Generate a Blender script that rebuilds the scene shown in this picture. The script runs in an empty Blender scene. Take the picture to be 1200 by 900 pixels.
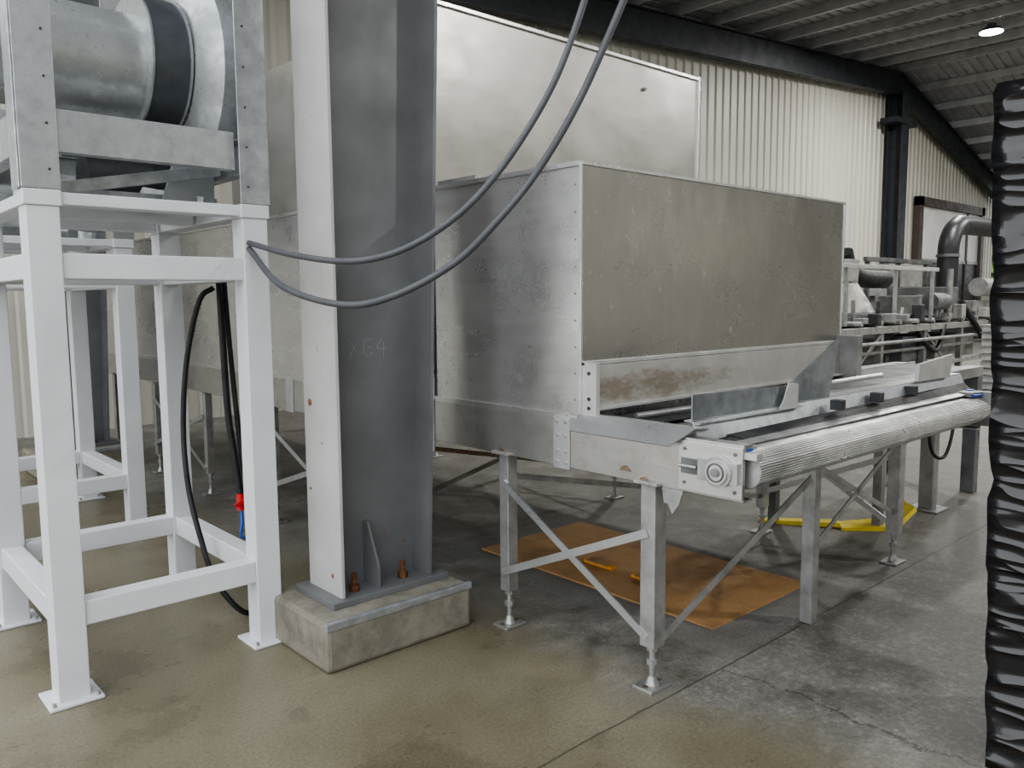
import bpy, math, random
from mathutils import Vector, Matrix
random.seed(4)
S=bpy.context.scene
# ------------------------------------------------------------ materials
def newmat(name):
    m=bpy.data.materials.new(name); m.use_nodes=True
    nt=m.node_tree; b=nt.nodes['Principled BSDF']; return m,nt,b
def coords(nt,scale=(1,1,1)):
    tc=nt.nodes.new('ShaderNodeNewGeometry'); mp=nt.nodes.new('ShaderNodeMapping')
    mp.inputs['Scale'].default_value=scale
    nt.links.new(tc.outputs['Position'],mp.inputs['Vector']); return mp.outputs['Vector']
def noise(nt,vec,scale,detail=5,rough=.6):
    n=nt.nodes.new('ShaderNodeTexNoise'); n.inputs['Scale'].default_value=scale
    n.inputs['Detail'].default_value=detail; n.inputs['Roughness'].default_value=rough
    nt.links.new(vec,n.inputs['Vector']); return n.outputs['Fac']
def ramp(nt,fac,stops):
    r=nt.nodes.new('ShaderNodeValToRGB'); e=r.color_ramp.elements
    while len(e)<len(stops): e.new(.5)
    for i,(p,c) in enumerate(stops):
        e[i].position=p; e[i].color=(c[0],c[1],c[2],1) if hasattr(c,'__len__') else (c,c,c,1)
    nt.links.new(fac,r.inputs['Fac']); return r.outputs['Color']
def mix(nt,fac,a,b,mode='MIX'):
    n=nt.nodes.new('ShaderNodeMix'); n.data_type='RGBA'; n.blend_type=mode
    for s,v in ((0,fac),(6,a),(7,b)):
        if hasattr(v,'is_linked'): nt.links.new(v,n.inputs[s])
        elif s==0: n.inputs[0].default_value=v
        else: n.inputs[s].default_value=(v[0],v[1],v[2],1)
    return n.outputs[2]
def mathn(nt,op,a,b=None,c=None):
    n=nt.nodes.new('ShaderNodeMath'); n.operation=op
    for i,v in enumerate((a,b,c)):
        if v is None: continue
        if hasattr(v,'is_linked'): nt.links.new(v,n.inputs[i])
        else: n.inputs[i].default_value=v
    return n.outputs[0]
def bump(nt,b,h,st=.2,dist=.01):
    n=nt.nodes.new('ShaderNodeBump'); n.inputs['Strength'].default_value=st; n.inputs['Distance'].default_value=dist
    nt.links.new(h,n.inputs['Height']); nt.links.new(n.outputs['Normal'],b.inputs['Normal'])
def simple(name,col,rough=.5,metal=0,var=.15,scale=6,bmp=0,sc=(1,1,1),spec=None,rvar=.1):
    m,nt,b=newmat(name); v=coords(nt,sc); f=noise(nt,v,scale)
    lo=[max(0,c*(1-var*1.6)) for c in col]; hi=[min(1,c*(1+var)) for c in col]
    c=ramp(nt,f,[(.3,lo),(.7,hi)]); nt.links.new(c,b.inputs['Base Color'])
    rr=ramp(nt,f,[(.3,min(1,rough+rvar)),(.7,max(0,rough-rvar))]); nt.links.new(rr,b.inputs['Roughness'])
    b.inputs['Metallic'].default_value=metal
    if spec is not None: b.inputs['Specular IOR Level'].default_value=spec
    if bmp: bump(nt,b,noise(nt,v,scale*5),bmp,.005)
    return m
M={}
M['white']=simple('white_paint',(.66,.675,.70),.45,0,.05,3)
M['galv']=simple('galvanised_steel',(.48,.50,.52),.38,.65,.2,14,.1)
M['duct']=simple('galvanised_duct',(.50,.52,.53),.34,.6,.14,22,.06)
M['zinc']=simple('zinc_tube',(.44,.44,.43),.42,.7,.2,9,.1)
M['alu']=simple('bright_sheet',(.60,.61,.61),.32,.8,.12,5,.05)
M['rod']=simple('conveyor_rod',(.50,.50,.49),.34,.85,.15,9)
M['white_sheet']=simple('pale_sheet',(.50,.50,.48),.45,.3,.12,6)
M['bluegrey']=simple('galvanised_guide',(.34,.37,.40),.35,.8,.2,12,.05)
M['darksteel']=simple('dark_steel',(.06,.063,.067),.5,.3,.3,8)
M['black']=simple('black_rubber',(.015,.015,.016),.55,0,.2,8)
M['blackduct']=simple('black_duct',(.022,.023,.025),.45,0,.2,8)
M['grey_cable']=simple('grey_conduit',(.085,.09,.10),.5,0,.1,8)
M['colgrey']=simple('column_grey_paint',(.165,.170,.176),.42,.1,.14,2.5,.04)
M['blue']=simple('blue_plastic',(.02,.10,.50),.4)
M['yellow']=simple('yellow_plastic',(.75,.58,.03),.4)
M['red']=simple('red_plastic',(.7,.03,.03),.4)
M['rustbolt']=simple('rusty_bolt',(.16,.07,.03),.8,.2,.4,40)
M['beigeduct']=simple('beige_duct',(.36,.355,.33),.5,.3,.15,5)
M['ceil']=simple('ceiling_sheet',(.32,.325,.33),.5,.2,.1,2)
M['purlin']=simple('purlin_galv',(.44,.445,.45),.5,.3,.15,2)
M['rafter']=simple('rafter_dark',(.03,.035,.042),.5,.1,.2,3)
M['machine_grey']=simple('machine_grey',(.15,.155,.155),.5,.3,.3,4)
M['mid_grey']=simple('mid_grey_paint',(.29,.29,.28),.5,.3,.25,4)
M['fanhouse']=simple('fan_housing_sheet',(.42,.44,.46),.36,.5,.12,3,.03)
M['fanshade']=simple('fan_shaded_band',(.11,.12,.135),.4,.4,.25,5)  # shade on the scroll casing painted in as a darker sheet colour
M['brownframe']=simple('door_frame_brown',(.07,.05,.045),.6)
M['panelwhite']=simple('door_panel_pale',(.68,.68,.66),.5,0,.05,2)
M['leaf']=simple('foliage',(.10,.15,.05),.8,0,.5,3)
M['bark']=simple('bark',(.09,.06,.04),.9)
M['weld']=simple('weld_heat_mark',(.28,.21,.15),.45,.7,.3,30)
M['rustmark']=simple('rust_mark',(.26,.12,.07),.8,0,.4,60)
M['chalk']=simple('chalk_mark',(.33,.34,.35),.9,0,.2,60)
def stainless(name,col,rough,streak,dirt=0,metal=.92,low=0):
    m,nt,b=newmat(name)
    v=coords(nt,streak); f=noise(nt,v,3,6,.6); v2=coords(nt); g=noise(nt,v2,1.1,3,.5); s3=noise(nt,v2,3.2,7,.7)
    c=ramp(nt,f,[(.3,[x*.90 for x in col]),(.7,[min(1,x*1.06) for x in col])])
    c=mix(nt,ramp(nt,g,[(.35,0),(.7,.6)]),c,[min(1,x*1.15) for x in col])
    c=mix(nt,ramp(nt,s3,[(.52,0),(.72,.2)]),c,[x*.70 for x in col])
    if dirt:
        d=noise(nt,v2,9,8,.75)
        c=mix(nt,mathn(nt,'MULTIPLY',ramp(nt,d,[(.5,0),(.68,1)]),dirt),c,(.26,.23,.19))
    nt.links.new(c,b.inputs['Base Color']); b.inputs['Metallic'].default_value=metal
    nt.links.new(ramp(nt,s3,[(.3,rough+.06),(.7,rough-.06)]),b.inputs['Roughness'])
    bump(nt,b,mathn(nt,'ADD',mathn(nt,'MULTIPLY',f,.08),g),.2,.05)
    return m
M['ss_side']=stainless('stainless_side',(.64,.635,.62),.29,(1,1,6))
M['ss_tall']=stainless('stainless_tall',(.43,.42,.395),.33,(1,1,3),.12)
M['ss_rail']=stainless('stainless_rail',(.52,.51,.49),.33,(1,.6,8),.35)
# front face
m,nt,b=newmat('stainless_front')
v=coords(nt); geo=nt.nodes.new('ShaderNodeNewGeometry'); sep=nt.nodes.new('ShaderNodeSeparateXYZ'); nt.links.new(geo.outputs['Position'],sep.inputs[0])
X,Zc=sep.outputs[0],sep.outputs[2]
n1=noise(nt,coords(nt,(5,1,1.2)),4,7,.7); n2=noise(nt,v,1.2,3,.5); sp=noise(nt,coords(nt,(1,1,.55)),40,3,.5)
n3=noise(nt,coords(nt,(1,1,1.5)),2.2,8,.7)
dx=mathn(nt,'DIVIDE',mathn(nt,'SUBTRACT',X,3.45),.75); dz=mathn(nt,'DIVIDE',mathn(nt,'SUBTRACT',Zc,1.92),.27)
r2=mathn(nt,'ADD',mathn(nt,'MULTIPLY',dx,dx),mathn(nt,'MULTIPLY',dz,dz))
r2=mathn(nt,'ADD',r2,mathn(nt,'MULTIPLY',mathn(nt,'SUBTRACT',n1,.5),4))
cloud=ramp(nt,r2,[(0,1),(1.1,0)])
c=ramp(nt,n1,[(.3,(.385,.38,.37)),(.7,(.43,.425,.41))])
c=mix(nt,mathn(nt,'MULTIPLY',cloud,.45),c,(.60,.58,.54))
c=mix(nt,mathn(nt,'MULTIPLY',ramp(nt,n3,[(.5,0),(.72,1)]),.2),c,(.26,.255,.245))
c=mix(nt,mathn(nt,'MULTIPLY',ramp(nt,sp,[(.69,0),(.72,1)]),.45),c,(.74,.72,.68))
nt.links.new(c,b.inputs['Base Color']); b.inputs['Metallic'].default_value=.92
nt.links.new(ramp(nt,n3,[(.3,.20),(.7,.32)]),b.inputs['Roughness'])
bump(nt,b,n2,.25,.06); M['ss_front']=m
# dirty chute panel
m,nt,b=newmat('dirty_panel')
v=coords(nt); geo=nt.nodes.new('ShaderNodeNewGeometry'); sep=nt.nodes.new('ShaderNodeSeparateXYZ'); nt.links.new(geo.outputs['Position'],sep.inputs[0])
n1=noise(nt,coords(nt,(1,1,2)),5,10,.85)
ddx=mathn(nt,'DIVIDE',mathn(nt,'SUBTRACT',sep.outputs[0],3.0),.75); ddz=mathn(nt,'DIVIDE',mathn(nt,'SUBTRACT',sep.outputs[2],1.20),.08)
rr=mathn(nt,'ADD',mathn(nt,'MULTIPLY',ddx,ddx),mathn(nt,'MULTIPLY',ddz,ddz))
rr=mathn(nt,'ADD',rr,mathn(nt,'MULTIPLY',mathn(nt,'SUBTRACT',n1,.5),5))
c=mix(nt,ramp(nt,rr,[(0,.75),(1.0,.0)]),ramp(nt,noise(nt,v,6),[(.3,(.40,.39,.36)),(.7,(.50,.49,.46))]),(.21,.165,.105))
nt.links.new(c,b.inputs['Base Color']); b.inputs['Metallic'].default_value=.3; b.inputs['Roughness'].default_value=.55
M['dirty']=m
m,nt,b=newmat('column_primer_glare'); v=coords(nt)  # pale primer tone plus painted-in sky glare, with rust specks
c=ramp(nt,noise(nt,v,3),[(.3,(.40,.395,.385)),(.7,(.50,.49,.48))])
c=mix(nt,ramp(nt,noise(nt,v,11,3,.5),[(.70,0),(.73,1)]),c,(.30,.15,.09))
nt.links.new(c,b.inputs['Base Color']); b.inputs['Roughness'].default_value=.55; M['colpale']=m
m,nt,b=newmat('concrete_plinth'); v=coords(nt)
c=ramp(nt,noise(nt,v,7,8,.7),[(.3,(.13,.12,.095)),(.7,(.31,.285,.235))]); nt.links.new(c,b.inputs['Base Color']); b.inputs['Roughness'].default_value=.75
bump(nt,b,noise(nt,v,40),.3,.01); M['plinth']=m
m,nt,b=newmat('orange_plate'); v=coords(nt)
c=ramp(nt,noise(nt,v,3.5,9,.75),[(.3,(.24,.14,.065)),(.48,(.42,.24,.10)),(.7,(.50,.30,.14))]); nt.links.new(c,b.inputs['Base Color']); b.inputs['Roughness'].default_value=.55
M['orange']=m; M['orangebright']=simple('orange_paint',(.75,.33,.03),.5)
m,nt,b=newmat('cream_cladding'); v=coords(nt,(1,1,.2))
c=ramp(nt,noise(nt,v,1.5),[(.3,(.42,.405,.35)),(.7,(.49,.475,.415))]); nt.links.new(c,b.inputs['Base Color']); b.inputs['Roughness'].default_value=.45; M['cream']=m
# black stretch film
m,nt,b=newmat('black_stretch_film')
b.inputs['Base Color'].default_value=(.010,.010,.012,1); b.inputs['Roughness'].default_value=.2; b.inputs['Coat Weight'].default_value=.5; b.inputs['Coat Roughness'].default_value=.08
def fmap(rot,sc):
    n=nt.nodes.new('ShaderNodeMapping'); n.inputs['Rotation'].default_value=rot; n.inputs['Scale'].default_value=sc
    g2=nt.nodes.new('ShaderNodeNewGeometry'); nt.links.new(g2.outputs['Position'],n.inputs['Vector']); return n.outputs['Vector']
def ridge(x): return mathn(nt,'POWER',mathn(nt,'MAXIMUM',mathn(nt,'SUBTRACT',1.0,mathn(nt,'MULTIPLY',mathn(nt,'ABSOLUTE',mathn(nt,'SUBTRACT',x,.5)),6.0)),0.0),2.0)
hh=mathn(nt,'ADD',ridge(noise(nt,fmap((0.15,0,0),(1.5,1.5,6)),1.6,1,.5)),mathn(nt,'MULTIPLY',ridge(noise(nt,fmap((.8,0,0),(2,2,9)),1.3,1,.5)),.7))
bn=nt.nodes.new('ShaderNodeBump'); bn.inputs['Strength'].default_value=.6; bn.inputs['Distance'].default_value=.03
nt.links.new(hh,bn.inputs['Height']); nt.links.new(bn.outputs['Normal'],b.inputs['Normal']); nt.links.new(bn.outputs['Normal'],b.inputs['Coat Normal']); M['film']=m
# floor
m,nt,b=newmat('wet_concrete_floor'); v=coords(nt)
geo=nt.nodes.new('ShaderNodeNewGeometry'); sep=nt.nodes.new('ShaderNodeSeparateXYZ'); nt.links.new(geo.outputs['Position'],sep.inputs[0])
X,Y=sep.outputs[0],sep.outputs[1]
big=noise(nt,v,.8,6,.6); mid=noise(nt,v,3,10,.75); fine=noise(nt,v,70,4,.75); spk=noise(nt,v,30,6,.8)
brown=ramp(nt,big,[(.34,(.125,.11,.072)),(.46,(.19,.17,.118)),(.56,(.225,.205,.148)),(.7,(.27,.25,.185))])
grey=ramp(nt,mid,[(.33,(.10,.095,.082)),(.47,(.17,.165,.148)),(.56,(.22,.215,.198)),(.68,(.33,.32,.30))])
edge=mathn(nt,'ADD',mathn(nt,'ADD',X,mathn(nt,'MULTIPLY',Y,.10)),mathn(nt,'MULTIPLY',mathn(nt,'SUBTRACT',big,.5),1.4))
fac=ramp(nt,mathn(nt,'MULTIPLY',edge,.2),[(.53,0),(.60,1)])
def inside(c_,lo,hi):
    return mathn(nt,'MULTIPLY',mathn(nt,'GREATER_THAN',c_,lo),mathn(nt,'LESS_THAN',c_,hi))
ins=mathn(nt,'MULTIPLY',inside(X,3.02,4.32),inside(Y,1.925,4.1))
grey=mix(nt,mathn(nt,'MULTIPLY',ins,.6),grey,(.22,.22,.21))
c=mix(nt,fac,brown,grey)
c=mix(nt,.45,c,ramp(nt,fine,[(.3,(.10,.09,.08)),(.7,(.62,.60,.56))]),'OVERLAY')
rough_zone=mathn(nt,'MULTIPLY',mathn(nt,'MULTIPLY',mathn(nt,'LESS_THAN',Y,1.9),fac),ramp(nt,mid,[(.40,.3),(.6,1)]))
c=mix(nt,mathn(nt,'MULTIPLY',ramp(nt,spk,[(.50,0),(.64,1)]),mathn(nt,'ADD',mathn(nt,'MULTIPLY',rough_zone,.34),mathn(nt,'MULTIPLY',fac,.10))),c,(.42,.41,.39))
c=mix(nt,mathn(nt,'MULTIPLY',ramp(nt,spk,[(.36,1),(.45,0)]),mathn(nt,'ADD',mathn(nt,'MULTIPLY',rough_zone,.35),.12)),c,(.09,.08,.07))
c=mix(nt,mathn(nt,'MULTIPLY',ramp(nt,mid,[(.36,1),(.44,0)]),.4),c,(.08,.07,.05))
def joint(coord,pos,w):
    return mathn(nt,'LESS_THAN',mathn(nt,'ABSOLUTE',mathn(nt,'SUBTRACT',mathn(nt,'ADD',coord,mathn(nt,'MULTIPLY',mid,.03)),pos)),w)
j=joint(Y,1.915,.005)
j=mathn(nt,'MAXIMUM',j,joint(Y,5.9,.006)); j=mathn(nt,'MAXIMUM',j,joint(X,-1.3,.006)); j=mathn(nt,'MAXIMUM',j,joint(X,6.4,.006))
crk=mathn(nt,'LESS_THAN',mathn(nt,'ABSOLUTE',mathn(nt,'SUBTRACT',mathn(nt,'ADD',X,mathn(nt,'MULTIPLY',mid,.3)),3.08)),.006)
j=mathn(nt,'MAXIMUM',j,mathn(nt,'MULTIPLY',crk,mathn(nt,'LESS_THAN',Y,1.9)))
c=mix(nt,mathn(nt,'MULTIPLY',j,.7),c,(.05,.045,.04))
nt.links.new(c,b.inputs['Base Color'])
wet=mix(nt,fac,ramp(nt,big,[(.38,.20),(.62,.50)]),ramp(nt,mid,[(.3,.5),(.7,.85)]))
nt.links.new(wet,b.inputs['Roughness'])
bump(nt,b,mathn(nt,'ADD',mathn(nt,'ADD',fine,mathn(nt,'MULTIPLY',mid,1.5)),mathn(nt,'MULTIPLY',mathn(nt,'MULTIPLY',spk,rough_zone),2)),.18,.01); M['floor']=m
def emis(name,col,st):
    m,nt,b=newmat(name); b.inputs['Base Color'].default_value=(*col,1); b.inputs['Emission Color'].default_value=(*col,1); b.inputs['Emission Strength'].default_value=st; return m
M['lamp']=emis('lamp_lens',(1,.99,.96),25)
# ------------------------------------------------------------ builder
def parent(name,loc=(0,0,0)):
    e=bpy.data.objects.new(name,None); S.collection.objects.link(e); e.empty_display_size=.1
    e.location=loc; return e
class B:
    def __init__(s): s.v=[];s.f=[];s.m=[];s.mats=[];s.sm=[]
    def mi(s,k):
        if k not in s.mats: s.mats.append(k)
        return s.mats.index(k)
    def add(s,vs,fs,mat,smooth=False):
        o=len(s.v); s.v+= [tuple(x) for x in vs]
        for f in fs: s.f.append([i+o for i in f]); s.m.append(s.mi(mat)); s.sm.append(smooth)
    def box(s,x0,x1,y0,y1,z0,z1,mat):
        vs=[(x,y,z) for x in(x0,x1) for y in(y0,y1) for z in(z0,z1)]
        s.add(vs,[(0,1,3,2),(4,6,7,5),(0,4,5,1),(2,3,7,6),(0,2,6,4),(1,5,7,3)],mat)
    def beam(s,p,q,w,h,mat,up=(0,0,1)):
        p=Vector(p);q=Vector(q);d=(q-p).normalized();u=Vector(up)
        if abs(d.dot(u))>.98:u=Vector((0,1,0))
        a=d.cross(u).normalized(); c=a.cross(d)
        vs=[e+a*(w/2*i)+c*(h/2*j) for e in(p,q) for i,j in((-1,-1),(1,-1),(1,1),(-1,1))]
        s.add(vs,[(0,1,2,3),(7,6,5,4),(0,4,5,1),(1,5,6,2),(2,6,7,3),(3,7,4,0)],mat)
    def channel(s,p,q,h,fl,t,mat,side):
        p=Vector(p);q=Vector(q);sd=Vector(side); z=Vector((0,0,1))
        s.prismdir([p+z*-h/2,p+z*-h/2+sd*fl,p+z*(-h/2+t)+sd*fl,p+z*(-h/2+t)+sd*t,p+z*(h/2-t)+sd*t,p+z*(h/2-t)+sd*fl,p+z*h/2+sd*fl,p+z*h/2],q-p,mat)
    def prismdir(s,pts,d,mat,smooth=False):
        n=len(pts); pts=[Vector(x) for x in pts]; d=Vector(d)
        vs=pts+[x+d for x in pts]
        s.add(vs,[tuple(range(n))[::-1],tuple(range(n,2*n))],mat)
        s.add(vs,[(i,(i+1)%n,n+(i+1)%n,n+i) for i in range(n)],mat,smooth)
    def cyl(s,p,q,r,mat,seg=20,r2=None,cap=True,smooth=True):
        p=Vector(p);q=Vector(q);d=(q-p).normalized(); r2=r if r2 is None else r2
        u=Vector((0,0,1)) if abs(d.z)<.9 else Vector((1,0,0)); a=d.cross(u).normalized(); c=d.cross(a)
        vs=[];
        for e,rr in((p,r),(q,r2)):
            for i in range(seg):
                t=2*math.pi*i/seg; vs.append(e+a*rr*math.cos(t)+c*rr*math.sin(t))
        s.add(vs,[(i,(i+1)%seg,seg+(i+1)%seg,seg+i) for i in range(seg)],mat,smooth)
        if cap: s.add(vs,[tuple(range(seg))[::-1],tuple(range(seg,2*seg))],mat)
    def ring(s,p,q,ro,ri,mat,seg=32):
        p=Vector(p);q=Vector(q);d=(q-p).normalized()
        u=Vector((0,0,1)) if abs(d.z)<.9 else Vector((1,0,0)); a=d.cross(u).normalized(); c=d.cross(a)
        vs=[]
        for e,rr in((p,ri),(p,ro),(q,ro),(q,ri)):
            for i in range(seg):
                t=2*math.pi*i/seg; vs.append(e+a*rr*math.cos(t)+c*rr*math.sin(t))
        fs=[]
        for k in range(4):
            for i in range(seg):
                k2=(k+1)%4; fs.append((k*seg+i,k*seg+(i+1)%seg,k2*seg+(i+1)%seg,k2*seg+i))
        s.add(vs,fs,mat,False)
    def tube(s,pts,r,mat,seg=10,sub=8):
        P=[Vector(p) for p in pts]; Q=[P[0]*2-P[1]]+P+[P[-1]*2-P[-2]]; path=[]
        for i in range(1,len(Q)-2):
            for k in range(sub):
                t=k/sub; a,b_,c,d=Q[i-1],Q[i],Q[i+1],Q[i+2]
                path.append(.5*((2*b_)+(c-a)*t+(2*a-5*b_+4*c-d)*t*t+(3*b_-a-3*c+d)*t**3))
        path.append(P[-1]); vs=[]; a=None
        for i,p in enumerate(path):
            d=(path[min(i+1,len(path)-1)]-path[max(i-1,0)]).normalized()
            if a is None:
                u=Vector((0,0,1)) if abs(d.z)<.9 else Vector((1,0,0)); a=d.cross(u).normalized()
            a=(a-d*a.dot(d)).normalized(); c=d.cross(a)
            for k in range(seg):
                t=2*math.pi*k/seg; vs.append(p+a*r*math.cos(t)+c*r*math.sin(t))
        n=len(path); fs=[(i*seg+k,i*seg+(k+1)%seg,(i+1)*seg+(k+1)%seg,(i+1)*seg+k) for i in range(n-1) for k in range(seg)]
        s.add(vs,fs,mat,True); s.add(vs,[tuple(range(seg))[::-1],tuple(range((n-1)*seg,n*seg))],mat)
    def plate(s,pts,t,mat):
        a,b_,c=[Vector(x) for x in pts[:3]]; n=(b_-a).cross(c-a).normalized()*t
        s.prismdir(pts,n,mat)
    def obj(s,name,par=None,bevel=0):
        me=bpy.data.meshes.new(name); me.from_pydata(s.v,[],s.f)
        for k in s.mats: me.materials.append(M[k])
        for p,i,sm in zip(me.polygons,s.m,s.sm): p.material_index=i; p.use_smooth=sm
        import bmesh
        bm=bmesh.new(); bm.from_mesh(me); bmesh.ops.recalc_face_normals(bm,faces=bm.faces[:]); bm.to_mesh(me); bm.free()
        o=bpy.data.objects.new(name,me); S.collection.objects.link(o)
        if par is not None: o.parent=par
        if bevel:
            md=o.modifiers.new('bevel','BEVEL'); md.width=bevel; md.segments=2; md.limit_method='ANGLE'; md.angle_limit=math.radians(50)
        return o
# ------------------------------------------------------------ building shell
def roofz(x): return 8.35-(25-x)*.071 if x<25 else 8.35-(x-25)*.27
YW=11.0; YF=-11.0; XL=1.2; XR=34.6
b=B(); b.box(-30,XR+.3,-30,30,-.2,0,'floor'); b.obj('floor')
def corr_wall(name,x0,x1,y,z0,ztop,depth=.035,pitch=.3):
    b=B(); pr=[]; x=x0
    while x<x1:
        for dx,dy in((0,0),(.17,0),(.2,1),(.27,1)): pr.append((x+dx,y-depth*dy))
        x+=pitch
    pr=[q for q in pr if q[0]<=x1]; pr.append((x1,y))
    n=len(pr); vs=[(x,yy,z0) for x,yy in pr]+[(x,yy,ztop(x)) for x,yy in pr]
    vs+=[(x,y+.12,z0) for x,_ in pr]+[(x,y+.12,ztop(x)) for x,_ in pr]
    fs=[]
    for i in range(n-1):
        fs+=[(i,i+1,n+i+1,n+i),(2*n+i,3*n+i,3*n+i+1,2*n+i+1),(n+i,n+i+1,3*n+i+1,3*n+i),(i,2*n+i,2*n+i+1,i+1)]
    fs+=[(0,n,3*n,2*n),(n-1,3*n-1,4*n-1,2*n-1)]
    b.add(vs,fs,'cream'); return b.obj(name)
corr_wall('wall_back',-5,XR,YW,0,lambda x: roofz(max(x,XL))-.02)
corr_wall('wall_front',-5,XR,YF,0,lambda x: roofz(max(x,XL))-.02)
b=B()
b.box(XR,XR+.15,YF,YW,0,2.1,'cream'); b.box(XR,XR+.15,YF,8.3,2.1,5.7,'cream'); b.obj('wall_right')
b=B(); b.box(XR-.02,XR+.17,8.3,8.4,2.1,5.6,'brownframe'); b.box(XR-.02,XR+.17,9.9,9.97,2.1,5.6,'brownframe');b.box(XR-.02,XR+.17,8.3,YW,2.1,2.2,'brownframe');b.box(XR-.02,XR+.17,8.3,YW,3.9,3.97,'brownframe');b.box(XR-.02,XR+.17,8.3,YW,5.58,5.7,'brownframe'); b.obj('window_1')
b=B()
for (xa,xb) in((XL,25),(25,XR+.3)):
    pr=[]; y=YF
    while y<YW+.1:
        for dy,dz in((0,0),(.17,0),(.19,.04),(.23,.04)): pr.append((y+dy,dz))
        y+=.25
    k=len(pr); vs=[(xa,y,roofz(xa)+dz) for y,dz in pr]+[(xb,y,roofz(xb)+dz) for y,dz in pr]+[(xa,y,roofz(xa)+.12) for y,dz in pr]+[(xb,y,roofz(xb)+.12) for y,dz in pr]
    fs=[]
    for i in range(k-1): fs+=[(i,i+1,k+i+1,k+i),(2*k+i,3*k+i,3*k+i+1,2*k+i+1)]
    b.add(vs,fs,'ceil')
b.obj('ceiling')
b=B(); x=2.0
while x<XR:
    z=roofz(x); b.channel((x,YF+.1,z-.12),(x,YW-.1,z-.12),.2,.07,.012,'purlin',(1,0,0)); x+=1.35
b.obj('roof_purlins')
for i,y in enumerate((10.65,-2.2,)):
    b=B()
    for xa,xb in((XL,25),(25,XR)):
        za,zb=roofz(xa)-.24,roofz(xb)-.24; d=.62
        b.prismdir([(xa,y-.01,za),(xb,y-.01,zb),(xb,y-.01,zb-d),(xa,y-.01,za-d)],(0,.02,0),'rafter')
        for o in(0,-d): b.prismdir([(xa,y-.12,za+o),(xb,y-.12,zb+o),(xb,y-.12,zb+o-.02),(xa,y-.12,za+o-.02)],(0,.24,0),'rafter')
    b.obj('roof_rafter')
b=B(); b.box(24.75,25.25,10.4,10.42,0,7.5,'rafter');b.box(24.75,25.25,10.8,10.82,0,7.5,'rafter');b.box(24.97,25.03,10.42,10.8,0,7.5,'rafter'); b.box(24.3,25.7,10.35,10.85,6.6,6.75,'rafter'); b.obj('ridge_column')
b=B(); x0,x1,zt=27.2,33.0,4.75
b.box(x0,x0+.28,YW-.25,YW-.05,0,zt,'brownframe'); b.box(x1-.28,x1,YW-.25,YW-.05,0,zt,'brownframe'); b.box(x0,x1,YW-.25,YW-.05,zt-.28,zt,'brownframe')
b.box(x0+.28,x1-.28,YW-.12,YW-.06,0,2.75,'darksteel'); b.box(x0+.28,x1-.28,YW-.14,YW-.06,2.75,zt-.28,'panelwhite')  # dark colour stands in for shade inside the opening below the pale panel
b.box(x0+.28,x1-.28,YW-.17,YW-.13,2.7,2.8,'mid_grey'); b.box(x0+4.3,x0+4.45,YW-.17,YW-.13,0,zt-.28,'brownframe')
b.obj('door_1')
# ------------------------------------------------------------ building columns
def hcol(name,x0,xb,xt,yc,hw,ztop,zb=.25,mark=False):
    e=parent(name,(x0,yc,0)); mv=Vector((-x0,-yc,0))
    b=B(); t=.018
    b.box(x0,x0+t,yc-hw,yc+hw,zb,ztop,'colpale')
    b.prismdir([(xb-t,yc-hw,zb),(xb,yc-hw,zb),(xt,yc-hw,ztop),(xt-t,yc-hw,ztop)],(0,2*hw,0),'colgrey')
    b.prismdir([(x0+t,yc-.008,zb),(xb-t,yc-.008,zb),(xt-t,yc-.008,ztop),(x0+t,yc-.008,ztop)],(0,.016,0),'colgrey')
    b.box(x0-.06,xb+.08,yc-hw-.03,yc+hw+.03,zb-.03,zb,'colgrey')
    gx=x0+.2
    b.prismdir([(gx,yc-.01,zb),(gx,yc-hw+.01,zb),(gx,yc-hw+.01,zb+.10),(gx,yc-.05,zb+.30),(gx,yc-.01,zb+.30)],(.012,0,0),'colgrey')
    for gx in(x0+.10,xb-.13):
        b.cyl((gx,yc-.09,zb),(gx,yc-.09,zb+.085),.013,'rustbolt',10); b.cyl((gx,yc-.09,zb),(gx,yc-.09,zb+.03),.025,'rustbolt',6,smooth=False)
    if mark:
        for (yy,zz,a,h_) in ((3.40,1.13,.018,.012),(3.42,.72,.008,.006),(3.36,1.62,.008,.007),(3.24,.34,.012,.02),(3.30,.95,.006,.005)):
            b.cyl((x0-.0012,yy,zz),(x0+.001,yy,zz),a,'rustmark',9)
        for (xx,zz,a) in ((2.12,.48,.006),(2.24,.40,.008)): b.cyl((xx,yc-.0095,zz),(xx,yc-.007,zz),a,'rustmark',9)
    b.v=[tuple(Vector(p)+mv) for p in b.v]
    o=b.obj('steel_section',e,.003)
    b=B(); b.box(x0-.17,xb+.12,yc-.31,yc+.29,0,zb-.03,'plinth'); b.v=[tuple(Vector(p)+mv) for p in b.v]; b.obj('concrete_plinth',e,.02)
    b=B(); b.box(x0-.172,xb+.122,yc-.315,yc-.29,zb-.06,zb-.025,'galv'); b.v=[tuple(Vector(p)+mv) for p in b.v]; b.obj('edge_strip',e,.004)
    if mark:
        b=B(); yy=yc-.0095; X0,Z0,w,h=1.955,1.335,.05,.085
        strokes=[[(0,0),(1,1)],[(0,1),(1,0)]]
        def st(pts,ox):
            for (a,c),(a2,c2) in zip(pts[:-1],pts[1:]): b.beam((X0+ox+a*w,yy,Z0+c*h),(X0+ox+a2*w,yy,Z0+c2*h),.002,.0035,'chalk',up=(0,1,0))
        for s_ in strokes: st(s_,0)
        st([(.9,.9),(.5,1),(.1,.7),(0,.3),(.4,0),(.9,.15),(.95,.5),(.5,.5)],.075)
        st([(.6,1),(0,.4),(1,.4)],.15); st([(.8,.8),(.75,-.1)],.15)
        b.v=[tuple(Vector(p)+mv) for p in b.v]; b.obj('chalk_marking',e)
    return e
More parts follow.
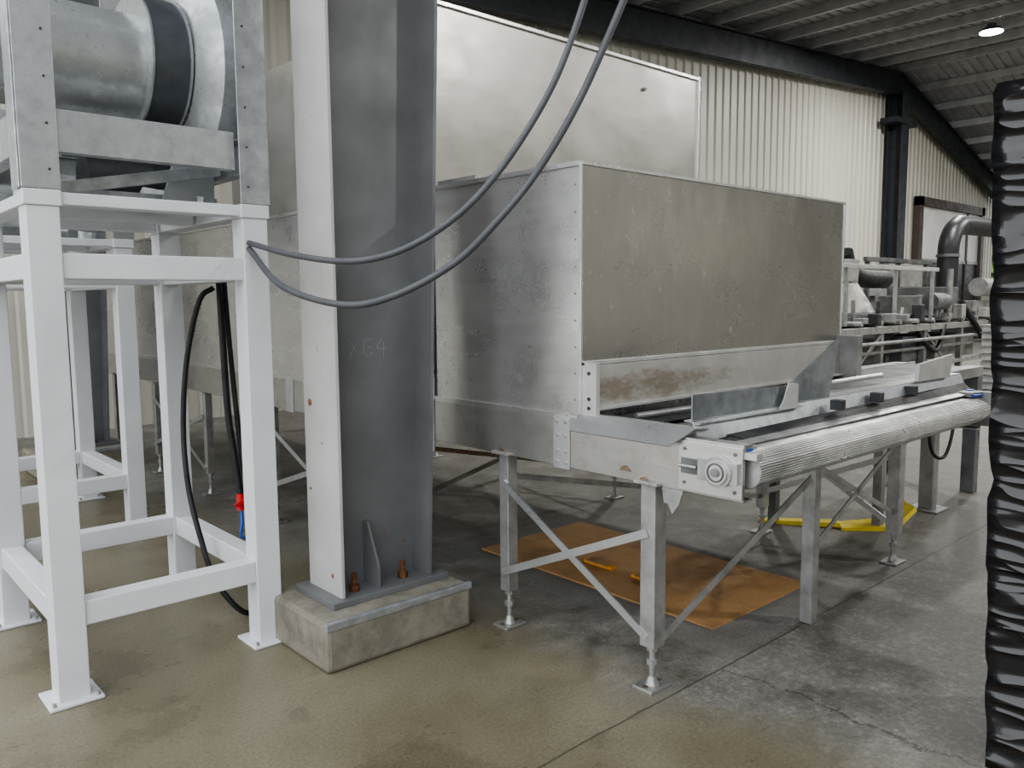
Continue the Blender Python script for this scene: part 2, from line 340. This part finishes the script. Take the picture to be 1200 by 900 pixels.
hcol('steel_column',1.80,2.30,2.52,3.31,.15,6.5,mark=True)
hcol('steel_column',1.80,2.30,2.52,8.55,.15,6.5)
# ------------------------------------------------------------ stainless tunnel machine
XA,XB=2.53,4.90
T=parent('stainless_conveyor_tunnel',(XA,2.39,0)); off=Vector((-XA,-2.39,0))
def tobj(b,name,bev=0):
    b.v=[tuple(Vector(p)+off) for p in b.v]; return b.obj(name,T,bev)
b=B(); b.box(XA+.02,XB,2.39,9.2,1.07,2.165,'ss_side')
tobj(b,'tunnel_housing',.004)
b=B(); b.box(XA+.022,XB-.002,2.384,2.39,1.32,2.165,'ss_front')
b.box(XA+.012,XA+.024,2.38,2.395,1.10,2.17,'alu'); b.box(XB-.008,XB+.004,2.378,2.39,1.3,2.17,'alu')
b.box(XA+.02,XB,2.378,2.392,2.158,2.172,'alu'); b.box(XA+.02,XB,2.365,2.39,1.312,1.33,'white_sheet')
tobj(b,'front_skin',.002)
b=B()
for y in(3.43,4.6,5.9,7.2,8.3): b.box(XA+.014,XA+.022,y-.004,y+.004,1.08,2.16,'darksteel'); b.box(XA+.010,XA+.021,y+.004,y+.05,1.08,2.165,'ss_side')
b.box(XA+.005,XA+.03,2.39,9.2,2.155,2.175,'ss_side'); b.box(XA,XA+.025,2.39,9.2,1.07,1.095,'ss_side')
for k in range(9):
    b.cyl((XA+.018,2.42,1.16+k*.115),(XA+.022,2.42,1.16+k*.115),.005,'mid_grey',8)
for y in(2.7,3.0,3.3,3.35): b.box(XA+.05,XA+.3,y,y+.02,2.165,2.19,'alu')
b.box(XA+.03,XA+.5,3.1,3.4,2.165,2.2,'zinc')
tobj(b,'side_trim')
b=B(); b.box(XA+.02,XB,3.47,5.9,2.166,3.12,'ss_tall'); b.box(XA+.01,XB+.01,3.455,3.475,3.10,3.125,'ss_side'); b.box(XB-.012,XB+.006,3.455,3.475,2.17,3.13,'ss_side'); b.cyl((4.3,3.455,2.95),(4.3,3.47,2.95),.012,'mid_grey',12); tobj(b,'raised_hood',.004)
b=B()
for x,sd in((XA,1),(XB+.02,-1)):
    b.channel((x,1.57,.965),(x,9.2,.965),.21,.06*1,.008,'ss_rail',(sd,0,0))
b.box(XA-.008,XA,2.43,2.53,.85,1.09,'alu'); b.box(XA-.008,XA,3.42,3.5,.80,1.08,'alu'); b.box(XA-.008,XA,5.0,5.1,.85,1.08,'alu')
for yy in(2.455,2.505):
    for zz in(.88,.93,1.0,1.06): b.cyl((XA-.014,yy,zz),(XA-.008,yy,zz),.008,'zinc',8)
for yy in(3.44,3.48):
    for zz in(.84,.9,1.0,1.05): b.cyl((XA-.014,yy,zz),(XA-.008,yy,zz),.008,'zinc',8)
for yy,zz in((2.02,.868),(2.89,.868),(2.12,.90)): b.prismdir([(XA-.0015,yy-.035,zz-.005),(XA-.0015,yy-.01,zz+.02),(XA-.0015,yy+.02,zz+.012),(XA-.0015,yy+.03,zz-.006)],(.001,0,0),'weld')
b.prismdir([(XA-.004,1.83,.86),(XA-.004,1.93,.86),(XA-.004,1.92,.80),(XA-.004,1.90,.80),(XA-.004,1.88,.76),(XA-.004,1.85,.80)],(.008,0,0),'zinc')
for y in(2.0,2.9,4.2,5.4,6.6,7.8,9.0): b.box(XA+.06,XB-.04,y-.03,y+.03,.87,.93,'zinc')
b.box(XA+.06,XB-.04,2.45,9.2,1.0,1.06,'darksteel')
tobj(b,'side_rails',.002)
def leg(b,x,y,w=.065,top=.86,foot=True):
    b.box(x-w/2,x+w/2,y-w/2,y+w/2,.18 if foot else .0,top,'zinc')
    if foot:
        b.cyl((x,y,.02),(x,y,.2),.013,'zinc',12); b.cyl((x,y,.10),(x,y,.125),.024,'zinc',6,smooth=False); b.cyl((x,y,.16),(x,y,.18),.024,'zinc',6,smooth=False)
        b.cyl((x,y,.012),(x,y,.05),.03,'zinc',16,r2=.016); b.box(x-.065,x+.065,y-.05,y+.05,0,.014,'zinc')
        for sx in(-1,1): b.cyl((x+sx*.045,y,.014),(x+sx*.045,y,.017),.012,'weld',10)
b=B(); xl=XA+.035; xr_=XB-.02
LY=[(2.0,.074),(2.88,.062),(4.2,.06),(5.4,.06),(6.6,.06),(7.8,.06),(9.0,.06)]
for y,w in LY:
    leg(b,xl,y,w); leg(b,xr_,y,w)
    b.beam((xl,y,.855),(xl+.001,y,.87),.12,.12,'zinc')
leg(b,3.67,1.9,.062,.80,False); b.box(3.58,3.78,1.85,1.95,.80,.812,'blue'); b.box(3.62,3.74,1.86,1.94,.812,.87,'zinc'); b.box(4.83,5.02,1.95,2.05,.862,.872,'blue')
tobj(b,'legs',.003)
b=B()
def xbr(p1,p2,q1,q2):
    b.beam(p1,p2,.008,.035,'alu'); b.beam(q1,q2,.008,.035,'alu')
for x in(xl-.035,xr_):
    for i in(0,2,4):
        ya,yb_=LY[i][0],LY[i+1][0]
        xbr((x,ya,.22),(x,yb_,.72),(x-.008,ya,.66),(x-.008,yb_,.28))
b.beam((xl,1.97,.2),(3.67,1.89,.74),.006,.035,'zinc')
b.beam((xr_,2.0,.3),(3.72,1.92,.78),.006,.03,'zinc'); b.beam((xr_,2.0,.74),(3.72,1.92,.35),.006,.03,'zinc')
b.beam((xl,2.88,.75),(xr_,2.88,.25),.006,.03,'zinc'); b.beam((xl,4.2,.25),(xr_,4.2,.75),.006,.03,'mid_grey')
b.beam((xl,4.2,.75),(xr_,4.2,.25),.006,.03,'weld')
tobj(b,'cross_braces')
# discharge conveyor
b=B(); Yr,Zr,Rr=1.585,.972,.066
b.cyl((XA+.03,Yr,Zr),(XB+.01,Yr,Zr),Rr-.001,'zinc',48)
for i in range(44):
    t=2*math.pi*i/44; b.cyl((XA+.03,Yr+Rr*math.cos(t),Zr+Rr*math.sin(t)),(XB+.01,Yr+Rr*math.cos(t),Zr+Rr*math.sin(t)),.0028,'rod',8)
for k in range(7):
    yy=Yr+.012+k*.0105; b.cyl((XA+.08,yy,Zr+Rr),(XB-.02,yy,Zr+Rr),.0028,'rod',8)
b.box(XA+.08,XB-.02,1.64,2.4,.94,1.02,'black')
for k in range(12):
    yy=1.9+k*.04; b.cyl((XA+.08,yy,1.03),(XB-.02,yy,1.03),.009,'machine_grey',8)
tobj(b,'slat_roller')
b=B()
b.box(XA-.010,XA-.001,1.57,1.85,.87,1.06,'ss_side')
b.cyl((XA-.035,1.66,.965),(XA-.012,1.66,.965),.058,'zinc',28); b.cyl((XA-.045,1.66,.965),(XA-.035,1.66,.965),.045,'alu',28); b.cyl((XA-.055,1.66,.965),(XA-.045,1.66,.965),.016,'mid_grey',16); b.ring((XA-.049,1.66,.965),(XA-.045,1.66,.965),.036,.03,'machine_grey')
b.box(XA-.028,XA-.010,1.58,1.75,.925,1.005,'zinc'); b.cyl((XA-.02,1.76,.965),(XA-.02,1.84,.965),.007,'zinc',10)
b.box(XA-.014,XA-.010,1.755,1.835,.935,.995,'machine_grey')
for yy,zz in((1.60,1.035),(1.82,1.03),(1.6,.895),(1.82,.90)): b.cyl((XA-.014,yy,zz),(XA-.010,yy,zz),.007,'machine_grey',8)
b.box(XB+.0,XB+.04,1.52,1.85,.88,1.07,'mid_grey'); b.cyl((XB+.04,1.62,.97),(XB+.06,1.62,.97),.05,'zinc',20)
b.box(XA+.0,XA+.04,1.52,1.58,1.02,1.045,'white_sheet'); b.box(XA+.03,XA+.06,1.57,1.60,1.045,1.053,'blue'); b.box(XB-.10,XB+.04,1.56,1.59,1.05,1.06,'blue'); b.box(XB-.0,XB+.05,1.62,1.65,1.06,1.075,'blue')
b.box(XA+.0,XA+.10,1.58,2.40,1.045,1.06,'white_sheet'); b.box(XB-.10,XB+.02,1.58,2.40,1.045,1.07,'mid_grey')
b.plate([(XA+.03,2.46,1.10),(XA-.055,2.38,1.035),(XA-.055,1.86,1.035),(XA+.03,1.80,1.10)],.005,'alu')
b.plate([(XA+.03,2.46,1.10),(XA+.03,1.80,1.10),(XA+.12,1.80,1.09),(XA+.12,2.46,1.09)],.004,'alu')
b.box(XA+.02,XA+.045,2.30,2.385,1.09,1.325,'white_sheet'); b.box(XA+.055,XB-.05,2.36,2.368,1.12,1.31,'dirty'); b.box(XA+.045,XB-.05,2.33,2.37,1.115,1.128,'white_sheet')
b.box(XB-.05,XB+.02,2.25,2.385,1.07,1.36,'mid_grey')
for zz in(1.13,1.17,1.28): b.cyl((XA+.015,2.34,zz),(XA+.02,2.34,zz),.008,'darksteel',8)
b.cyl((XA+.25,2.27,1.08),(3.6,2.05,1.12),.014,'zinc',12); b.cyl((3.9,2.2,1.11),(4.85,2.1,1.13),.016,'alu',12)
b.plate([(2.7,2.2,1.05),(3.4,2.12,1.06),(3.4,2.3,1.09),(2.7,2.33,1.08)],.004,'darksteel')
b.plate([(2.58,1.80,1.045),(5.0,1.70,1.10),(5.0,1.72,1.15),(2.58,1.83,1.12)],.006,'galv')
b.plate([(2.58,1.83,1.12),(5.0,1.72,1.15),(5.0,1.80,1.152),(2.58,1.87,1.122)],.004,'zinc')
b.plate([(2.62,1.64,1.043),(5.0,1.61,1.052),(5.0,1.655,1.060),(2.62,1.70,1.047)],.006,'zinc')
b.plate([(2.75,1.70,1.047),(5.0,1.655,1.06),(5.0,1.70,1.10),(2.75,1.79,1.055)],.006,'black')
b.plate([(2.60,1.85,1.12),(3.30,1.80,1.13),(3.30,1.80,1.215),(2.60,1.85,1.225)],.006,'bluegrey')
b.plate([(2.60,1.85,1.12),(3.30,1.80,1.13),(3.30,1.76,1.125),(2.60,1.81,1.115)],.004,'alu')
b.plate([(3.30,1.82,1.12),(3.58,1.79,1.13),(3.66,1.79,1.41),(3.45,1.80,1.31),(3.28,1.82,1.22)],.006,'bluegrey')
b.plate([(3.14,1.79,1.12),(3.26,1.77,1.12),(3.26,1.77,1.225),(3.20,1.78,1.235),(3.17,1.785,1.16)],.006,'white_sheet')
b.plate([(4.42,1.74,1.15),(4.80,1.72,1.15),(4.84,1.72,1.275),(4.44,1.74,1.24)],.02,'white_sheet')
for x in(3.5,3.9,4.3): b.box(x,x+.05,1.69,1.74,1.09,1.135,'darksteel')
b.box(3.75,4.9,1.9,2.25,1.06,1.085,'mid_grey'); b.box(3.75,4.9,1.88,1.9,1.06,1.11,'zinc')
b.box(2.75,4.4,1.98,2.04,.80,.86,'machine_grey'); b.box(3.0,4.85,2.4,2.46,.72,.78,'darksteel')
b.prismdir([(2.75,2.2,.86),(4.8,2.2,.86),(4.8,2.35,.86),(2.75,2.35,.86)],(0,0,.05),'darksteel')
tobj(b,'discharge_conveyor',.0015)
# ------------------------------------------------------------ white support towers
def tower(x0,x1,y0,y1,fan=True,name='fan_support_tower'):
    e=parent(name,(x0,y0,0)); mv=Vector((-x0,-y0,0))
    def fin(b,n,bev=0): b.v=[tuple(Vector(p)+mv) for p in b.v]; b.obj(n,e,bev)
    b=B(); w=.058
    for x in(x0,x1):
        for y in(y0,y1):
            b.box(x-w,x+w,y-w,y+w,.012,1.965,'white'); b.box(x-.10,x+.10,y-.10,y+.10,0,.014,'white')
            for sx in(-1,1): b.cyl((x+sx*.08,y-.08,.014),(x+sx*.08,y-.08,.03),.009,'zinc',6)
            b.box(x-.066,x+.066,y-.066,y+.066,1.965,2.025,'white')
    for z,hh in((.35,.05),(1.74,.05)):
        for y in(y0,y1): b.box(x0+w,x1-w,y-.045,y+.045,z-hh,z+hh,'white')
        for x in(x0,x1): b.box(x-.045,x+.045,y0+w,y1-w,z-hh,z+hh,'white')
    for y in(y0,y1,(y0+y1)/2): b.box(x0+.066,x1-.066,y-.05,y+.05,1.972,2.02,'white')
    for x in(x0,x1): b.box(x-.05,x+.05,y0+.066,y1-.066,1.972,2.02,'white')
    fin(b,'white_frame',.005)
    b=B()
    for x in(x0,x1):
        for y in(y0,y1):
            sx=1 if x==x0 else -1; sy=1 if y==y0 else -1
            b.box(min(x-.075*sx,x-.069*sx),max(x-.075*sx,x-.069*sx),min(y-.06*sy,y+.06*sy),max(y-.06*sy,y+.06*sy),2.027,3.6,'galv'); b.box(min(x-.068*sx,x+.065*sx),max(x-.068*sx,x+.065*sx),y-.063*sy-.003,y-.063*sy+.003,2.027,3.6,'galv')
            for k in range(9): b.cyl((x+.03*sx,y-.07*sy,2.1+k*.17),(x+.03*sx,y-.063*sy,2.1+k*.17),.005,'darksteel',6)
    for z in(2.25,3.35):
        for y,sd in((y0-.05,1),(y1+.05,-1)): b.channel((x0,y,z),(x1-.08,y,z),.16,.06,.006,'galv',(0,sd,0))
        for x,sd in((x0-.05,1),(x1+.05,-1)): b.channel((x,y0,z),(x,y1,z),.16,.06,.006,'galv',(sd,0,0))
    b.beam((x0+.05,y0+.2,2.05),(x1-.05,y0+.2,2.2),.04,.05,'galv'); b.beam((x0+.1,y1-.2,2.2),(x1-.1,y0+.25,2.05),.04,.06,'galv')
    b.box(x0+.0,x1-.0,y0+.35,y0+.43,2.025,2.09,'galv'); b.box(x0,x1,y1-.35,y1-.27,2.025,2.09,'galv')
    fin(b,'galvanised_frame',.002)
    if fan:
        b=B(); yc=(y0+y1)/2; zc=2.68
        b.cyl((x0-.25,yc,zc),(x0+.56,yc,zc),.235,'duct',48)
        b.ring((x0+.10,yc,zc),(x0+.105,yc,zc),.238,.235,'duct',48)
        # volute band: radius grows towards the outlet, square outlet neck pointing down
        xa=x0+.54; pts=[]
        for i in range(41):
            t=2*math.pi*i/40*.78; r=.37-.10*i/40; pts.append((xa,yc+r*math.cos(t-.5),zc+r*math.sin(t-.5)))
        pts.append((xa,yc-.02,zc-.52)); pts.append((xa,yc+.33,zc-.52))
        b.prismdir(pts,(.17,0,0),'fanshade',True)
        pl=[(xa-.006,yc+(p[1]-yc)*1.03,zc+(p[2]-zc)*1.03) for p in pts]
        b.prismdir(pl,(.010,0,0),'duct'); b.prismdir([(p[0]+.168,p[1],p[2]) for p in pl],(.010,0,0),'duct')
        b.cyl((xa+.18,yc,zc),(xa+.25,yc,zc),.30,'duct',56,r2=.46); b.cyl((xa+.25,yc,zc),(xa+.40,yc,zc),.46,'duct',56)
        b.cyl((xa+.40,yc,zc),(xa+.42,yc,zc),.48,'galv',56)
        b.cyl((x0+.30,yc,2.16),(x0+.58,yc,2.16),.11,'darksteel',24)
        for yy in(yc-.28,yc+.25): b.prismdir([(x0+.55,yy,2.03),(x1-.05,yy,2.03),(x1-.05,yy,2.26),(x1-.2,yy,2.32)],(0,.03,0),'fanhouse')
        fin(b,'centrifugal_fan',.002)
    return e
tower(.77,1.61,3.55,4.62)
tower(.98,1.78,5.98,7.18)
# ------------------------------------------------------------ cables & hoses
b=B()
b.tube([(1.57,3.476,1.855),(1.589,3.129,1.79),(1.614,2.762,1.748),(1.681,2.569,1.761),(1.773,2.427,1.825),(1.865,2.292,1.936),(1.992,2.203,2.117),(2.125,2.12,2.373),(2.227,2.069,2.661),(2.275,2.052,2.843),(2.45,1.98,3.7),(2.5,1.9,6.4)],.0125,'grey_cable',12,10)
b.obj('flexible_conduit')
b=B()
b.tube([(1.57,3.476,1.83),(1.553,3.143,1.661),(1.601,2.75,1.583),(1.693,2.537,1.613),(1.835,2.357,1.726),(1.928,2.226,1.868),(2.056,2.137,2.055),(2.189,2.054,2.312),(2.331,1.975,2.66),(2.399,1.939,2.841),(2.6,1.85,3.7),(2.65,1.8,6.4)],.0135,'grey_cable',12,10)
b.obj('flexible_conduit')
b=B(); b.tube([(1.69,4.19,1.67),(1.62,4.21,1.60),(1.545,4.219,1.3),(1.51,4.219,.954),(1.49,4.135,.658),(1.495,4.014,.411),(1.53,3.93,.20),(1.64,3.86,.03),(1.8,3.95,.015)],.014,'black',10,8); b.obj('black_hose')
b=B()
b.tube([(1.79,4.36,1.76),(1.78,4.32,1.4),(1.77,4.27,1.0),(1.78,4.23,.75),(1.79,4.20,.56)],.018,'black',10,8)
b.tube([(1.82,4.37,1.76),(1.82,4.32,1.3),(1.82,4.24,.8),(1.83,4.20,.55)],.014,'black',10,8)
b.cyl((1.79,4.2,.47),(1.79,4.2,.56),.022,'red',14); b.cyl((1.83,4.2,.50),(1.83,4.2,.57),.017,'red',12); b.beam((1.75,4.18,.50),(1.82,4.17,.54),.018,.018,'red')
b.tube([(1.79,4.2,.46),(1.78,4.17,.40),(1.75,4.12,.35),(1.79,4.1,.33)],.008,'blue',8,5); b.cyl((1.82,4.2,.36),(1.82,4.2,.47),.014,'alu',12); b.obj('air_hose_with_coupling')
# ------------------------------------------------------------ floor items
b=B(); b.box(3.24,4.16,2.16,3.9,.0,.008,'orange')
b.box(3.235,3.255,2.16,3.9,.008,.012,'orange')
for y in(2.68,3.05): b.box(3.52,3.56,y-.0,y+.22,.008,.026,'orangebright'); b.box(3.50,3.58,y+.03,y+.19,.026,.032,'orange')
b.obj('orange_floor_hatch')
b=B(); b.plate([(5.08,3.02,.02),(5.13,3.06,.02),(5.42,2.62,.04),(5.34,2.55,.04)],.03,'yellow')
b.plate([(5.3,2.52,.02),(5.45,2.62,.02),(5.75,2.42,.03),(5.55,2.27,.03)],.035,'yellow'); b.plate([(5.55,2.27,.03),(5.75,2.42,.03),(5.95,2.40,.13),(5.8,2.24,.13)],.03,'yellow')
b.obj('yellow_floor_scoop',None,.008)
b=B(); b.box(6.26,6.36,2.30,2.40,.012,.95,'mid_grey'); b.box(6.2,6.44,2.24,2.46,0,.014,'mid_grey'); b.box(5.5,5.56,2.35,2.41,.0,.95,'mid_grey')
b.box(5.1,7.2,2.30,2.42,.95,1.03,'mid_grey'); b.box(5.1,7.2,2.9,3.0,.95,1.03,'zinc'); b.box(5.2,7.2,2.42,2.9,1.0,1.02,'machine_grey'); b.box(7.1,7.2,2.9,3.0,0,.95,'machine_grey'); b.box(7.1,7.2,2.3,2.4,0,.95,'machine_grey'); b.box(5.12,5.18,2.92,2.98,0,.95,'machine_grey')
b.beam((5.53,2.38,.25),(6.3,2.36,.85),.01,.04,'zinc')
b.tube([(6.30,2.28,.95),(6.32,2.2,.7),(6.2,2.2,.45),(6.0,2.22,.5),(5.95,2.25,.8),(5.9,2.3,.95)],.012,'black',8,8); b.obj('outfeed_table_frame',None,.004)
# ------------------------------------------------------------ wrapped pallet
PX0,PY0=2.685,.79
e=parent('film_wrapped_pallet',(PX0,PY0,0))
b=B(); nx,nz=24,70; L=1.0; W=1.2
per=[]
for i in range(nx): per.append((L*i/nx,0))
for i in range(nx): per.append((L,-W*i/nx))
for i in range(nx): per.append((L-L*i/nx,-W))
for i in range(nx): per.append((0,-W+W*i/nx))
vs=[];fs=[]; n=len(per)
ph=[random.uniform(0,6) for _ in range(8)]
for k in range(nz+1):
    z=.14+(2.20-.14)*k/nz; t=max(0,(z-.2)/2)
    layer=(z%.30)/.30; groove=-.010*math.exp(-((layer-.5)/.08)**2)
    for j,(x,y) in enumerate(per):
        cx,cy=x-L/2,y+W/2
        s_=1+groove+.003*math.sin(k*.9+j*.35+ph[0])+.003*math.sin(j*1.7-k*.5+ph[1])+random.uniform(-.0005,.0005)+(.008 if z<1.0 else 0)-(.02 if k==nz else 0)
        vs.append((L/2+cx*s_-.068*t,-W/2+cy*s_+.061*t,z))
for k in range(nz):
    for i in range(n): fs.append((k*n+i,k*n+(i+1)%n,(k+1)*n+(i+1)%n,(k+1)*n+i))
fs.append(tuple(range(n))); fs.append(tuple(range(nz*n,nz*n+n)))
b.add(vs,fs,'film',True); b.obj('wrapped_load',e)
M['wood']=simple('pallet_wood',(.30,.21,.12),.8,0,.3,8)
b=B()
for y in(-W+.05,-W/2-.05,-.15): b.box(0,L,y,y+.1,.0,.022,'wood'); b.box(0,.1,y,y+.1,.022,.115,'wood'); b.box(.45,.55,y,y+.1,.022,.115,'wood'); b.box(L-.1,L,y,y+.1,.022,.115,'wood')
for i in range(7): b.box(i*.15,i*.15+.1,-W,0,.115,.137,'wood')
b.obj('pallet_base',e)
# ------------------------------------------------------------ background processing line
P=parent('background_processing_line',(11,5.5,0)); off2=Vector((-11,-5.5,0))
def pobj(b,name,bev=0): b.v=[tuple(Vector(p)+off2) for p in b.v]; b.obj(name,P,bev)
b=B()
for x in(10.6,12.2,13.8,15.4,17.0):
    for y in(5.3,6.6): b.box(x,x+.09,y,y+.09,0,1.15,'mid_grey')
for y in(5.28,6.62): b.box(10.4,17.4,y,y+.1,1.04,1.14,'zinc'); b.box(10.4,17.4,y,y+.06,.44,.5,'mid_grey')
b.box(10.4,17.4,5.4,6.6,1.1,1.13,'machine_grey'); b.box(10.4,17.4,5.29,5.33,.74,.78,'mid_grey')
for x in(11.0,12.6,14.0): b.box(x,x+.05,5.28,5.33,1.18,2.0,'zinc')
b.box(10.2,14.2,5.27,5.33,1.99,2.05,'white_sheet'); b.box(11,14,5.5,6.5,1.2,1.3,'machine_grey')
for x in(14.6,15.9,17.2): b.box(x,x+.07,6.62,6.7,1.16,2.3,'machine_grey')
b.box(14.5,17.4,6.6,6.68,2.22,2.3,'machine_grey')
b.beam((10.7,5.32,.1),(12.2,5.32,1.0),.02,.05,'mid_grey'); b.beam((13.9,5.32,1.0),(15.4,5.32,.1),.02,.05,'mid_grey')
pobj(b,'line_frame',.004)
b=B()
b.cyl((12.3,5.9,1.35),(12.3,5.9,1.8),.42,'beigeduct',28,r2=.15); b.cyl((12.3,5.9,1.8),(12.35,5.9,2.15),.15,'beigeduct',24)
b.tube([(12.75,6.2,2.3),(12.95,6.2,2.02),(13.4,6.2,1.9),(14.3,6.2,1.88)],.15,'black',16,6)
pobj(b,'extraction_hopper')
b=B()
b.tube([(16.0,5.8,1.2),(16.0,5.8,2.2),(16.05,5.8,2.6),(16.35,5.8,2.85),(17.0,5.8,2.92),(20.5,5.8,2.95)],.18,'blackduct',20,8)
for z in(1.5,2.3): b.ring((16,5.8,z),(16,5.8,z+.05),.2,.17,'machine_grey')
pobj(b,'duct_elbow')
b=B()
b.box(14.4,15.2,5.5,6.4,1.18,1.6,'mid_grey'); b.box(15.1,15.6,5.45,6.5,1.1,1.75,'machine_grey'); b.box(16.2,17.2,5.4,6.3,1.2,1.5,'mid_grey')
b.cyl((14.2,5.4,1.5),(14.8,5.4,1.5),.14,'machine_grey',20); b.cyl((16.4,5.4,1.75),(17.1,5.4,1.75),.17,'mid_grey',20)
b.box(13.2,14.2,5.4,5.6,.55,.95,'machine_grey'); b.box(11.2,12.0,5.6,6.4,.55,1.0,'machine_grey'); b.box(14.8,16.6,5.5,6.4,.5,.9,'mid_grey')
for i in range(10):
    x=10.8+i*.65; b.cyl((x,5.25,1.2),(x,6.7,1.2),.04,'zinc',10)
for i in range(12):
    x=10.8+i*.55+random.uniform(-.12,.12); b.box(x,x+random.uniform(.08,.2),5.25,5.4,1.2,1.2+random.uniform(.06,.26),random.choice(['machine_grey','darksteel','zinc','mid_grey','beigeduct']))
for i in range(8):
    x=10.9+i*.8; b.cyl((x,5.5,1.2),(x+random.uniform(-.1,.1),5.5,1.2+random.uniform(.2,.5)),.03,random.choice(['mid_grey','darksteel','zinc']),10)
for z,k in((.25,'machine_grey'),(.90,'mid_grey')): b.cyl((10.5,5.24,z),(17.2,5.24,z),.03,k,10)
b.cyl((14.9,5.35,1.2),(14.9,5.35,2.05),.05,'mid_grey',12)
b.tube([(13.5,5.4,1.3),(13.7,5.3,.9),(14.2,5.25,.7),(14.6,5.3,1.1)],.04,'black',8,6)
b.tube([(15.6,5.4,1.5),(15.9,5.2,1.0),(16.4,5.25,.8),(16.8,5.3,1.2)],.05,'black',8,6)
pobj(b,'drive_units',.01)
b=B()
for k in range(11): b.box(13.0,13.5,3.7,4.2,.02+k*.105,.11+k*.105,'white_sheet')
for k in range(11): b.box(12.98,13.52,3.68,4.22,.105+k*.105,.118+k*.105,'mid_grey')
b.obj('stack_of_trays',None,.006)
b=B(); 
for y in(7.6,8.8):
    for x in(9.5,13,16.5,20): b.box(x,x+.12,y,y+.12,0,1.7,'mid_grey')
    b.box(9.4,20.2,y,y+.12,1.6,1.75,'mid_grey'); b.box(9.4,20.2,y,y+.1,.8,.9,'machine_grey')
b.box(11,12.8,7.7,8.8,.9,1.9,'mid_grey'); b.box(14.5,17.5,7.7,8.8,.9,1.9,'machine_grey'); b.box(18,19.8,7.7,8.8,1.8,2.3,'mid_grey')
b.box(10.0,19.5,7.65,8.8,.1,.7,'darksteel')
b.obj('sorting_machine',None,.01)
def tree(x,y,h):
    b=B(); b.cyl((0,0,0),(0,0,h*.9),.18,'bark',8,r2=.05)
    for k in range(9):
        z=h*.2+k*h*.085; r=(1-k/10)*h*.22
        vs=[(0,0,z+h*.16)]; n=14
        for i in range(n):
            t=2*math.pi*i/n; rr=r*random.uniform(.65,1.1); vs.append((rr*math.cos(t),rr*math.sin(t),z-random.uniform(0,.3)))
        b.add(vs,[(0,i+1,(i+1)%n+1) for i in range(n)]+[tuple(range(1,n+1))[::-1]],'leaf')
    o=b.obj('conifer_tree'); o.location=(x,y,-.02)
M['grass']=simple('grass_ground',(.10,.13,.05),.9,0,.3,1)
b=B(); b.box(XR+.3,90,-40,60,-.25,-.02,'grass'); b.obj('grass_ground')
for x,y,h in((46,14.8,8),(50,18.5,10),(44,12.2,5.0)): tree(x,y,h)
# ------------------------------------------------------------ lamps
def lamp(x,y,pw,drop=.4):
    z=roofz(x)-drop; e=parent('high_bay_or_fill_lamp',(x,y,z))
    b=B(); b.cyl((0,0,0),(0,0,.08),.26,'machine_grey',28,r2=.20); b.cyl((0,0,.08),(0,0,drop-.22),.10,'machine_grey',16); b.cyl((0,0,-.014),(0,0,0),.24,'lamp',28); b.obj('lamp_body',e)
    l=bpy.data.lights.new('bulb','AREA'); l.shape='DISK'; l.size=.5; l.energy=pw; l.color=(1,.99,.97)
    o=bpy.data.objects.new('bulb',l); S.collection.objects.link(o); o.parent=e; o.location=(0,0,-.03)
for x,y,pw in((21.5,7.08,300),(24,1.5,350),(9,-5,230),(17,-5,260),(9.5,6.5,120),(24,-4,250),(15,3.5,250)): lamp(x,y,pw)  # first lamp visible; the rest unseen, front-side ones added to brighten the tunnel face
# ------------------------------------------------------------ world
w=bpy.data.worlds.new('overcast_sky'); S.world=w; w.use_nodes=True; nt=w.node_tree; bg=nt.nodes['Background']
tc=nt.nodes.new('ShaderNodeTexCoord'); sp=nt.nodes.new('ShaderNodeSeparateXYZ'); nt.links.new(tc.outputs['Generated'],sp.inputs[0])
c=ramp(nt,sp.outputs[2],[(0,(.82,.84,.86)),(1,(.92,.96,1.0))]); nt.links.new(c,bg.inputs['Color']); bg.inputs['Strength'].default_value=1.5
# ------------------------------------------------------------ camera
p=math.radians(6.0);yaw=math.radians(48);th=math.radians(0.45)
Fh=Vector((math.cos(yaw),math.sin(yaw),0));Rh=Vector((math.sin(yaw),-math.cos(yaw),0));Zv=Vector((0,0,1))
F=Fh*math.cos(p)-Zv*math.sin(p);U0=Fh*math.sin(p)+Zv*math.cos(p)
R=Rh*math.cos(th)-U0*math.sin(th);U=U0*math.cos(th)+Rh*math.sin(th)
cam=bpy.data.cameras.new('camera'); co=bpy.data.objects.new('camera',cam); S.collection.objects.link(co)
mt=Matrix((R,U,-F)).transposed().to_4x4(); mt.translation=Vector((0,0,1.6)); co.matrix_world=mt
cam.sensor_width=36; cam.lens=950/1200*36; cam.clip_end=300; S.camera=co
S.view_settings.view_transform='AgX'; S.view_settings.look='AgX - Medium High Contrast'; S.view_settings.exposure=.92
